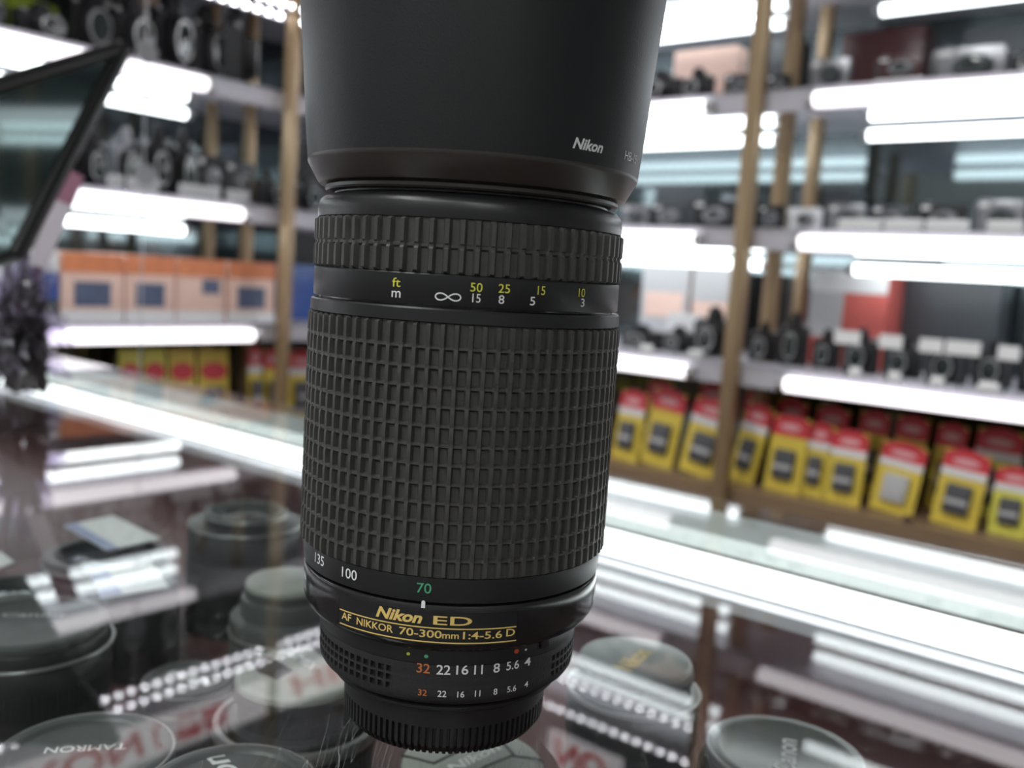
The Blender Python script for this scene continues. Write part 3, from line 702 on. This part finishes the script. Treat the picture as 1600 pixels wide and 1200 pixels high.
G2 = 'cameras on the second shelf of the right wall'; G3 = 'cameras on the third shelf of the right wall'; G4 = 'black cameras on the fourth shelf of the right wall'
R = 'R'; L = 'L'
# second shelf, right wall
put_camera(R, 2, 1000, 1062, 108, .03, 'slr_black', 'black camera beside the hood on the second shelf, right wall', group=G2)
put_camera(R, 2, 1066, 1112, 104, .04, 'slr_black', 'black camera with raised finder on the second shelf, second from the hood', group=G2)
put_camera(R, 2, 1130, 1172, 112, .04, 'compact_black', 'flat black compact camera just left of the right front post, second shelf', group=G2)
put_camera(R, 2, 1196, 1232, 114, .05, 'compact_black', 'flat black compact camera just right of the right front post, second shelf', group=G2)
put_camera(R, 2, 1262, 1326, 88, .03, 'compact_silver', 'rounded silver compact camera on the second shelf right of the post', group=G2)
put_camera(R, 2, 1366, 1440, 84, .04, 'compact_red', 'dark red compact camera on a white stand on the second shelf', group=G2, dz=.008)
put_camera(R, 2, 1452, 1572, 68, .05, 'compact_silver', 'wide silver compact camera near the right frame edge on the second shelf', group=G2)
put_camera(R, 2, 1578, 1660, 66, .04, 'slr_black', 'black camera cut off by the right frame edge on the second shelf', group=G2)
box_thing(R, 2, 1364, 1442, 122, .02, .03, 'pwhite', 'low white stand under the dark red compact camera', 'display_stand', 'stand', hcap=.008)
box_thing(R, 2, 1050, 1150, 76, .10, .03, 'bpink', 'pink and white carton behind the black cameras on the second shelf')
box_thing(R, 2, 1170, 1240, 60, .14, .05, 'cgrey', 'dark carton behind the post on the second shelf, right wall')
box_thing(R, 2, 1310, 1440, 46, .16, .05, 'cred', 'dark maroon carton behind the compact cameras on the second shelf')
box_thing(R, 2, 1500, 1640, 40, .17, .05, 'cgrey', 'dark carton behind the wide silver camera on the second shelf')
# third shelf, right wall
for k, (a, b, y, kd, lb) in enumerate((
        (968, 1012, 318, 'compact_silver', 'silver compact camera nearest the zoom lens on the third shelf'),
        (1016, 1070, 316, 'compact_grey', 'dark grey compact camera on the third shelf, left of the black one'),
        (1078, 1150, 310, 'compact_black', 'black compact camera left of the front post on the third shelf'),
        (1184, 1222, 318, 'compact_black', 'black compact camera immediately right of the front post on the third shelf'),
        (1228, 1282, 322, 'compact_white', 'small white compact camera on the third shelf right of the post'),
        (1290, 1350, 316, 'compact_silver', 'silver compact camera on the third shelf below the twin tubes'),
        (1358, 1420, 318, 'compact_grey', 'dark grey compact camera on the third shelf, middle of the right bay'),
        (1430, 1508, 314, 'compact_black', 'black compact camera with a small red mark area on the third shelf'),
        (1520, 1600, 308, 'compact_silver', 'silver compact camera at the right frame edge on the third shelf'),
        (1608, 1690, 306, 'compact_black', 'black compact camera beyond the frame edge on the third shelf'))):
    put_camera(R, 3, a, b, y, .05 + .01 * (k % 2), kd, lb.replace(' with a small red mark area', ', second from the right edge'), group=G3)
for a, b, lb in ((1308, 1376, 'first'), (1380, 1440, 'second'), (1444, 1512, 'third'), (1540, 1598, 'fourth')):
    box_thing(R, 3, a, b, 342, .008, .012, 'pwhite', '%s white price block from the post on the third shelf lip, right bay' % lb, 'price_block', 'label', 'white price blocks on the third shelf', hcap=.012)
box_thing(R, 3, 1020, 1100, 292, .15, .05, 'cgrey', 'dark carton at the back of the third shelf left of the post')
box_thing(R, 3, 1240, 1330, 296, .17, .05, 'cgrey', 'dark carton at the back of the third shelf right of the post')
# fourth shelf, right wall
for k, (a, b, y, lb) in enumerate((
        (972, 1030, 505, 'black SLR camera nearest the zoom lens on the fourth shelf'),
        (1036, 1082, 508, 'low black SLR camera on the fourth shelf below the white box'),
        (1086, 1142, 476, 'tall black SLR camera just left of the front post on the fourth shelf'),
        (1172, 1216, 500, 'black SLR camera just right of the front post on the fourth shelf'),
        (1220, 1262, 484, 'narrow tall black SLR camera in front of the red box on the fourth shelf'),
        (1270, 1312, 512, 'black SLR camera left of the first price card on the fourth shelf'),
        (1318, 1372, 510, 'black SLR camera below the red and white box on the fourth shelf'),
        (1380, 1440, 522, 'black SLR camera in the middle of the right bay, fourth shelf'),
        (1448, 1512, 524, 'black SLR camera right of the middle one, fourth shelf'),
        (1520, 1584, 528, 'black SLR camera second from the right frame edge, fourth shelf'),
        (1592, 1670, 530, 'black SLR camera cut by the right frame edge, fourth shelf'))):
    put_camera(R, 4, a, b, y, .055 + .012 * (k % 2), 'slr_black', lb, group=G4)
for a, b, y, lb in ((1000, 1020, 528, 'behind the hoodless end near the zoom lens'), (1075, 1098, 544, 'left of the front post'), (1325, 1346, 568, 'first right of the post'), (1386, 1408, 577, 'second right of the post'), (1452, 1476, 586, 'third right of the post'), (1526, 1562, 594, 'fourth right of the post, the widest')):
    box_thing(R, 4, a, b, y, .004, .003, 'pwhite', 'small white price tag on the fourth shelf lip, ' + lb.replace('behind the hoodless end near the zoom lens', 'beside the zoom lens'), 'price_tag', 'label', 'price tags on the fourth shelf', hcap=.010)
for k, (a, b, lb) in enumerate(((1316, 1356, 'first'), (1384, 1420, 'second'), (1446, 1482, 'third'), (1486, 1540, 'fourth'), (1566, 1600, 'fifth'))):
    a_, b_, h_, zb_ = place_px(R, 4, a, b, 512 + (a - 1316) * .09, .045)
    t = empty('price_label', W(R, (a_ + b_) / 2, .018, zb_), ang(R), '%s white label card on a stalk before the black cameras, counted from the post' % lb, 'label', 'label cards before the black cameras')
    MB().box((0, 0, h_ - .010), (b_ - a_, .001, .014)).build('card', M['pwhite'], t, smooth=0)
    MB().box((0, .001, (h_ - .012) / 2), (.003, .001, h_ - .012)).build('stalk', M['cgrey'], t, smooth=0)
box_thing(R, 4, 1262, 1384, 424, .13, .06, 'bred', 'coral red and white box behind the black cameras on the fourth shelf', face=[(0, 1, .78, 1, 'pwhite', 'white_top_band'), (0, .45, .3, .78, 'plight', 'silver_panel')])
box_thing(R, 4, 1000, 1075, 412, .17, .05, 'plight', 'pale grey box at the back of the fourth shelf near the zoom lens', face=[(.1, .9, .35, .65, 'bpink', 'pink_panel')])
box_thing(R, 4, 1080, 1142, 420, .16, .05, 'bpink', 'dull pink box behind the tall black camera, left of the post', face=[(0, 1, .6, 1, 'plight', 'grey_band')])
box_thing(R, 4, 1040, 1090, 490, .11, .02, 'pwhite', 'small bright white box between the black cameras, fourth shelf', hcap=.07)
box_thing(R, 4, 1400, 1560, 436, .19, .06, 'cgrey', 'large dark slate box at the back of the fourth shelf, right bay')
# battery packs on the base board
def pack(w, x0, x1, ytop, n, lean, label, yel='pyel', item='pgrey', white=True, turn=0., group='yellow battery packs on the base board', oval=False):
    a, b, h, zb = place_px(w, 5, x0, x1, ytop, n)
    t = empty('battery_pack', W(w, (a + b) / 2, n, zb + .0005), ang(w) + turn, label, 'battery pack', group)
    t.rotation_euler = (-.10, lean, ang(w) + turn); wd = abs(b - a) * .94
    MB().prism([(-wd / 2, -.0008), (wd / 2, -.0008), (wd / 2, .0008), (-wd / 2, .0008)], 0, h * .97).build('card', M[yel], t, smooth=0)
    if oval:
        v_ = [(wd * .44 * math.cos(2 * PI * k / 24), h * .70 + h * .11 * math.sin(2 * PI * k / 24)) for k in range(24)]
        o_ = MB().prism(v_, .0010, .0022).build('red_oval', M['pred'], t, smooth=0); o_.rotation_euler = (PI / 2, 0, 0)
        MB().box((0, -.0040, h * .34), (wd * .56, .008, h * .34), 0, .002).build('battery', M[item], t)
        return t
    mb = MB(); n_ = 14
    pts = [(-wd / 2, h * .72), (wd / 2, h * .72), (wd / 2, h * .93)] + [(wd / 2 - wd * k / n_, h * .93 + h * .07 * math.sin(PI * k / n_)) for k in range(1, n_)] + [(-wd / 2, h * .93)]
    mb.prism(pts, -.0012, .0010).build('red_header', M['pred'], t, smooth=0)
    hd = [c for c in COL.objects if c.parent == t and c.name.startswith('red_header')][-1]; hd.rotation_euler = (PI / 2, 0, 0)
    v_ = [(wd * .30 * math.cos(2 * PI * k / 18), h * .84 + h * .045 * math.sin(2 * PI * k / 18)) for k in range(18)]
    MB().prism(v_, -.0013, .0016).build('header_print', M['pheader'], hd, smooth=0)
    if white: MB().box((0, -.0014, h * .69), (wd * .98, .0012, h * .10)).build('white_band', M['pwhite'], t, smooth=0)
    MB().box((0, -.0045, h * .36), (wd * .56, .009, h * .38), 0, .002).build('battery', M[item], t)
    MB().box((0, -.0092, h * .33), (wd * .5, .0006, h * .06)).build('battery_label', M['plight'], t, smooth=0)
    return t
packs = [(958, 1000, 608, .05, 'pack nearest the zoom lens'), (1002, 1056, 606, .10, 'slightly tilted pack, second from the zoom lens'), (1062, 1128, 620, .14, 'leaning pack with a grey striped battery, left of the post'),
         (1140, 1182, 626, .16, 'leaning pack half behind the front post'), (1196, 1256, 648, .03, 'upright pack with a plain black battery, first right of the post'),
         (1254, 1292, 660, .03, 'narrow pack partly covered by its neighbour, second right of the post'), (1290, 1350, 672, .02, 'upright pack with white band, third right of the post'),
         (1360, 1434, 690, .10, 'leaning pack holding a silver charger'), (1456, 1534, 702, .08, 'leaning pack with two-tone battery, right of silver charger'), (1546, 1612, 730, .02, 'pale lemon pack at the right frame edge')]
for k, (a, b, y, ln, lb) in enumerate(packs):
    pack(R, a, b, y, .03 + .006 * (k % 2), ln, 'yellow and red ' + lb, 'pyel2' if k == 9 else 'pyel', 'plight' if k == 7 else 'pgrey', k not in (1, 4))
for k, (a, b, y, lb) in enumerate(((1000, 1040, 592, 'behind the two nearest the zoom lens'), (1080, 1126, 596, 'behind the grey striped battery pack'), (1150, 1190, 606, 'behind the front post'), (1202, 1250, 622, 'behind the plain black battery pack'),
        (1262, 1316, 634, 'behind the narrow one'), (1330, 1378, 640, 'behind the gap left of the silver charger pack'), (1386, 1440, 648, 'behind the silver charger pack'), (1450, 1500, 660, 'behind the two-tone battery pack'), (1510, 1590, 668, 'with a pale top, last before right frame edge'))):
    pack(R, a, b, y, .10, .04, 'yellow pack in rear row, ' + lb, 'pyel2' if k == 8 else 'pyel', 'pgrey', k == 8, group='rear row of yellow packs on the base board')
# small round knob on the base board
t = empty('round_knob', W(R, hx_(R, 1418, 812, .012), .012, TOPZ[5]), 0, 'small dark knob on the wooden base board below the silver charger pack', 'knob')
MB().lathe([(.005, 0), (.005, .003), (.003, .006), (0, .007)], 16).build('knob', M['cred'], t)

# left wall --------------------------------------------------------------
GL2 = 'cameras on the second shelf of the left wall'; GL3 = 'cameras on the third shelf of the left wall'
for k, (a, b, y, n, kd, tn, lb) in enumerate((
        (-70, 15, -20, .04, 'slr_black', 0, 'black camera cut by the left frame edge on the second shelf'),
        (18, 112, 4, .03, 'slr_black', .2, 'black camera with reddish sheen in front of the lime box'),
        (108, 182, -30, .05, 'slr_black', -.1, 'black camera above the end of the black rod'),
        (172, 244, -14, .04, 'slr_black', .1, 'black camera right of the black rod on the second shelf'),
        (232, 304, -24, .05, 'slr_black', .2, 'black camera in the middle of the second shelf, left wall'),
        (290, 356, 4, .04, 'slr_black', .3, 'black camera left of the tall lens camera on the second shelf'),
        (330, 412, 8, .03, 'slr_black', .9, 'big black camera turned sideways at the right end of the left wall second shelf'))):
    put_camera(L, 2, a, b, y, n, kd, lb.replace(' with reddish sheen', ''), tn, GL2)
box_thing(L, 2, 14, 62, -6, .085, .05, 'lime', 'bright lime green carton at the top left corner', 'carton')
box_thing(L, 2, 62, 92, 6, .13, .03, 'lime', 'small lime green carton behind the camera at the top left', 'carton')
box_thing(L, 2, 196, 212, 40, .12, .02, 'lime', 'small yellow-green carton behind the cameras above the round clip', 'carton')
box_thing(L, 2, 120, 190, -30, .14, .05, 'cgrey', 'dark grey carton behind the cameras above the rod on the left wall', 'carton')
box_thing(L, 2, 205, 260, -25, .15, .05, 'bpink', 'dull pink carton behind the middle cameras on the left wall', 'carton')
for k, (a, b, y, n, kd, tn, lb) in enumerate((
        (120, 170, 200, .05, 'slr_black', 0, 'black camera beside the black rod on the third shelf'),
        (172, 222, 196, .06, 'slr_silver', .1, 'silver and black camera on the third shelf, left of the hanging line'),
        (222, 270, 190, .05, 'slr_black', -.1, 'black camera behind the hanging line on the third shelf'),
        (266, 308, 196, .05, 'slr_black', .1, 'black camera right of the hanging line on the third shelf'),
        (306, 348, 238, .04, 'compact_black', .0, 'low black compact camera on the third shelf'),
        (350, 398, 248, .04, 'compact_grey', .0, 'low grey camera below the bright reflection on the third shelf'),
        (398, 440, 262, .03, 'slr_black', .4, 'black camera beside the left front post on the third shelf'),
        (456, 500, 270, .03, 'slr_black', .1, 'black camera between the left front post and the zoom lens'),
        (60, 118, 196, .05, 'slr_black', 0, 'black camera behind the black rod on the third shelf'))):
    put_camera(L, 3, a, b, y, n, kd, lb, tn, GL3)
for a, b, lb in ((170, 195, 'first'), (200, 250, 'second'), (282, 346, 'third, the longest'), (356, 392, 'fourth')):
    box_thing(L, 3, a, b, 262, .012, .006, 'plight', 'pale price strip on the left wall third shelf, %s from left' % lb, 'price_strip', 'label', 'price strips on the left wall third shelf', hcap=.016)
# boxes with photographs
box_thing(L, 4, 50, 93, 392, .03, .10, 'pwhite', 'white carton with a dark blue label, leftmost on the fourth shelf', 'camera_box', face=[(.32, .98, .30, .70, 'bblue', 'blue_label'), (.32, .98, .12, .30, 'cgrey', 'grey_label')])
for k, (a, b, y, lb) in enumerate(((95, 194, 396, 'leftmost'), (196, 274, 400, 'second'), (276, 352, 405, 'third'), (356, 430, 410, 'fourth, beside the left front post'))):
    box_thing(L, 4, a, b, y, .03, .10, 'bpink', 'orange camera box with a photo panel, %s in the row' % lb, 'camera_box', 'box', 'orange camera boxes on the fourth shelf',
              face=[(.0, 1, .72, 1, 'borange', 'orange_band'), ((.2, .78) if k != 2 else (.5, .85), None, .22, .58, 'bphoto', 'photo_panel')][:1] + [(.2 if k != 2 else .52, .78 if k != 2 else .88, .22 if k != 2 else .45, .58 if k != 2 else .68, 'bphoto', 'photo_panel'), (0, 1, 0, .16, 'pwhite', 'white_base_band')])
box_thing(L, 4, 452, 500, 414, .05, .08, 'bblue', 'blue carton between the left front post and the zoom lens, fourth shelf', 'camera_box')
# packs seen over the counter on the left wall's base board
for k, (a, b, y, yl, lb) in enumerate(((186, 222, 542, 'pyel2', 'leftmost, pale'), (224, 262, 541, 'pyel2', 'second, pale'), (264, 308, 542, 'pyel', 'third, with a red oval'), (310, 360, 543, 'pyel', 'fourth, with a red oval'),
        (388, 412, 540, 'pyel', 'fifth, right of the gap'), (414, 440, 544, 'pyel', 'sixth, behind the left front post'), (448, 500, 548, 'pyel', 'seventh, next to the zoom lens'))):
    pack(L, a, b, y, .04, .03, 'yellow pack on the left wall base board, %s' % lb, yl, 'pgrey', k % 2 == 0, group='packs on the left wall base board', oval=k < 4)

# hanging line with round clear clips (left wall shelf edge)
lx = hx_(L, 226, 180, -.02); t = empty('hanging_line', W(L, lx, -.02, 0), ang(L), 'thin hanging line with two round grey clips in front of the left shelving', 'line')
zt_ = hit(L, 216, 0, -.02)[1] + .1; MB().tube((0, 0, ZB_ + .02), (0, 0, zt_), .0007, 8).build('cord', M['plight'], t)
for px, py in ((218, 80), (234, 275)):
    z = hit(L, px, py, -.02)[1]
    MB().lathe([(0, -.0008), (.0125, -.0008), (.0125, .0008), (0, .0008)], 32, Matrix.Translation((0, -.003, z)) @ Matrix.Rotation(PI / 2, 4, 'X')).build('round_clip', mat('frosted_clip', (.32, .32, .34), .3), t)

# ---------------------------------------------------------------- FOREGROUND LEFT: bag, rod, framed panel, pens
DB = .66
def at_d(x, y, d): return CAM + ray(x, y) * d
bagc = at_h(28, 612, 0)
t = empty('plastic_bag', (bagc.x, bagc.y, ZG), 0, 'crumpled clear plastic bag round a dark bundle at the left end of the counter', 'bag')
def crumple(rx, ry, hgt, amp, seed, sub=5):
    bm = bmesh.new(); bmesh.ops.create_icosphere(bm, subdivisions=sub, radius=1)
    vs = []
    for v in bm.verts:
        p = v.co.copy(); q = p * 2.3 + Vector((seed, seed * 2, 0)); k = 1 + amp * (abs(noise.noise(q)) * 1.6 - .5) + amp * .6 * (abs(noise.noise(q * 2.7)) - .25) + amp * .3 * noise.noise(q * 6)
        taper = 1 - .35 * max(p.z, 0) ** 2
        vs.append((p.x * rx * k * taper, p.y * ry * k * taper, max((p.z * k + 1) * hgt / 2, 0)))
    bm.verts.index_update(); fs = [[v.index for v in f.verts] for f in bm.faces]; bm.free(); return MB().add(vs, fs)
crumple(.022, .017, .080, .7, 4.1).build('dark_bundle', M['darkstuff'], t, smooth=25)
crumple(.031, .024, .100, 1.0, 1.3).build('clear_film', M['plastic'], t, smooth=25)
base_z = ZG
dB = (bagc - CAM).dot(FW)
mb = MB(); pts = [(82, 528), (94, 532), (98, 545), (92, 556), (78, 560)]
mb.path([at_d(x, y, dB) - Vector((bagc.x, bagc.y, ZG)) for x, y in pts], .0006, 8).build('loose_wire', M['rodblack'], t)
def rod(name, label, cat, p0, p1, d0, d1, r, m, r2=None):
    a, b = at_d(*p0, d0), at_d(*p1, d1); t = empty(name, a, 0, label, cat)
    o = MB().tube((0, 0, 0), b - a, r, 20, r2).build('shaft', M[m], t); return t, a, b
t, a, b = rod('metal_rod', 'thin grey rod rising from the bag at the left frame edge', 'rod', (24, 455), (-4, 330), dB, dB - .005, .0022, 'greyrod', .0028)
MB().box(b - a + (b - a).normalized() * .004, (.006, .006, .012), 0, .001).build('tip', M['plight'], t)
t, a, b = rod('pen', 'blue pen leaning out of the bag below the black rod', 'pen', (38, 450), (38, 372), dB + .004, dB + .002, .0038, 'bluepen', .0042)
MB().tube(b - a, (b - a) * 1.12, .003, 16).build('pen_cap', M['purple'], t)
t, a, b = rod('marker', 'purple marker standing in the bag beside the blue pen', 'pen', (52, 455), (64, 395), dB, dB + .01, .0045, 'purple')
MB().tube(b - a, (b - a) * 1.1, .0035, 16).build('marker_cap', M['purple'], t)
# framed dark panel with the thick black rod as its right side
dP = dB - .02
TR, BR = at_d(192, 74, .64), at_d(24, 400, .585)
TL, BL = at_d(-60, 150, .545), at_d(-235, 470, .50)
c = (TR + BR + TL + BL) / 4
t = empty('framed_panel', c, 0, 'tilted dark glass panel in a black frame at the left frame edge', 'panel')
q = [p - c for p in (TL, TR, BR, BL)]; nr = (q[1] - q[0]).cross(q[3] - q[0]).normalized()
MB().add([p + nr * s for s in (-.001, .001) for p in q], [(0, 1, 2, 3), (7, 6, 5, 4), (0, 4, 5, 1), (1, 5, 6, 2), (2, 6, 7, 3), (3, 7, 4, 0)]).build('dark_glass', M['panel'], t, smooth=0)
for i, rr in ((0, .0050), (1, .0062), (2, .004), (3, .004)):
    MB().tube(q[i], q[(i + 1) % 4], rr, 16).build('frame_bar', M['rodblack'], t)
# stay that carries the panel on the counter
ft = Vector((BL.x, BL.y, ZG)) - c
MB().tube(q[3], ft, .004, 16).build('stand_leg', M['rodblack'], t)
# pink and white tag strip hanging beside the rod
ps = [at_d(x, y, dP + .012) for x, y in ((100, 262), (131, 276), (72, 420), (44, 412))]; c = sum(ps, Vector()) / 4; nr = (ps[1] - ps[0]).cross(ps[3] - ps[0]).normalized()
t = empty('tag_strip', c, 0, 'translucent white tag strip with a pink printed end beside the black rod', 'tag')
def quad(ps_, nm, m, off=0., th=.0006):
    q = [p - c + nr * off for p in ps_]; MB().add([p + nr * s for s in (-th, th) for p in q], [(0, 1, 2, 3), (7, 6, 5, 4), (0, 4, 5, 1), (1, 5, 6, 2), (2, 6, 7, 3), (3, 7, 4, 0)]).build(nm, m, t, smooth=0)
quad(ps, 'strip', mat('pale_lilac_strip', (.55, .50, .56), .35))
quad([ps[0], ps[1], ps[1].lerp(ps[2], .32), ps[0].lerp(ps[3], .32)], 'printed_end', mat('pink_print', (.30, .12, .18), .4), 0, .001)
# pale paddle at the frame edge
ps = [at_d(x, y, dB - .03) for x, y in ((-14, 232), (14, 234), (19, 246), (16, 300), (10, 308), (-14, 306))]; c = sum(ps, Vector()) / 6; nr = (ps[1] - ps[0]).cross(ps[3] - ps[0]).normalized()
t = empty('pale_paddle', c, 0, 'pale grey flat paddle at the left frame edge above the bag', 'paddle')
q = [p - c for p in ps]; n6 = 6
MB().add([p + nr * s for s in (-.001, .001) for p in q], [tuple(range(6)), tuple(range(11, 5, -1))] + [(k, 6 + k, 6 + (k + 1) % 6, (k + 1) % 6) for k in range(6)]).build('blade', M['plight'], t, smooth=0)
MB().tube(at_d(2, 306, dB - .03) - c, at_d(14, 470, dB - .004) - c, .0022, 14).build('handle', M['greyrod'], t)

# ---------------------------------------------------------------- CAMERA AND RENDER LOOK
cd = bpy.data.cameras.new('camera'); co = bpy.data.objects.new('camera', cd); COL.objects.link(co)
co.matrix_world = Matrix(((RT.x, UP.x, -FW.x, CAM.x), (RT.y, UP.y, -FW.y, CAM.y), (RT.z, UP.z, -FW.z, CAM.z), (0, 0, 0, 1)))
cd.sensor_width = 36; cd.lens = F_PX / 1600 * 36; cd.clip_start = .01; cd.clip_end = 20
cd.dof.use_dof = True; cd.dof.focus_distance = .208; cd.dof.aperture_fstop = cd.lens / 2.7
SC.camera = co
wd = bpy.data.worlds.new('world'); SC.world = wd; wd.use_nodes = True
wd.node_tree.nodes['Background'].inputs[0].default_value = (.05, .05, .05, 1); wd.node_tree.nodes['Background'].inputs[1].default_value = 1
vs_ = SC.view_settings; vs_.view_transform = 'Standard'; vs_.look = 'None'; vs_.gamma = 1; vs_.exposure = 0.58; vs_.use_curve_mapping = False
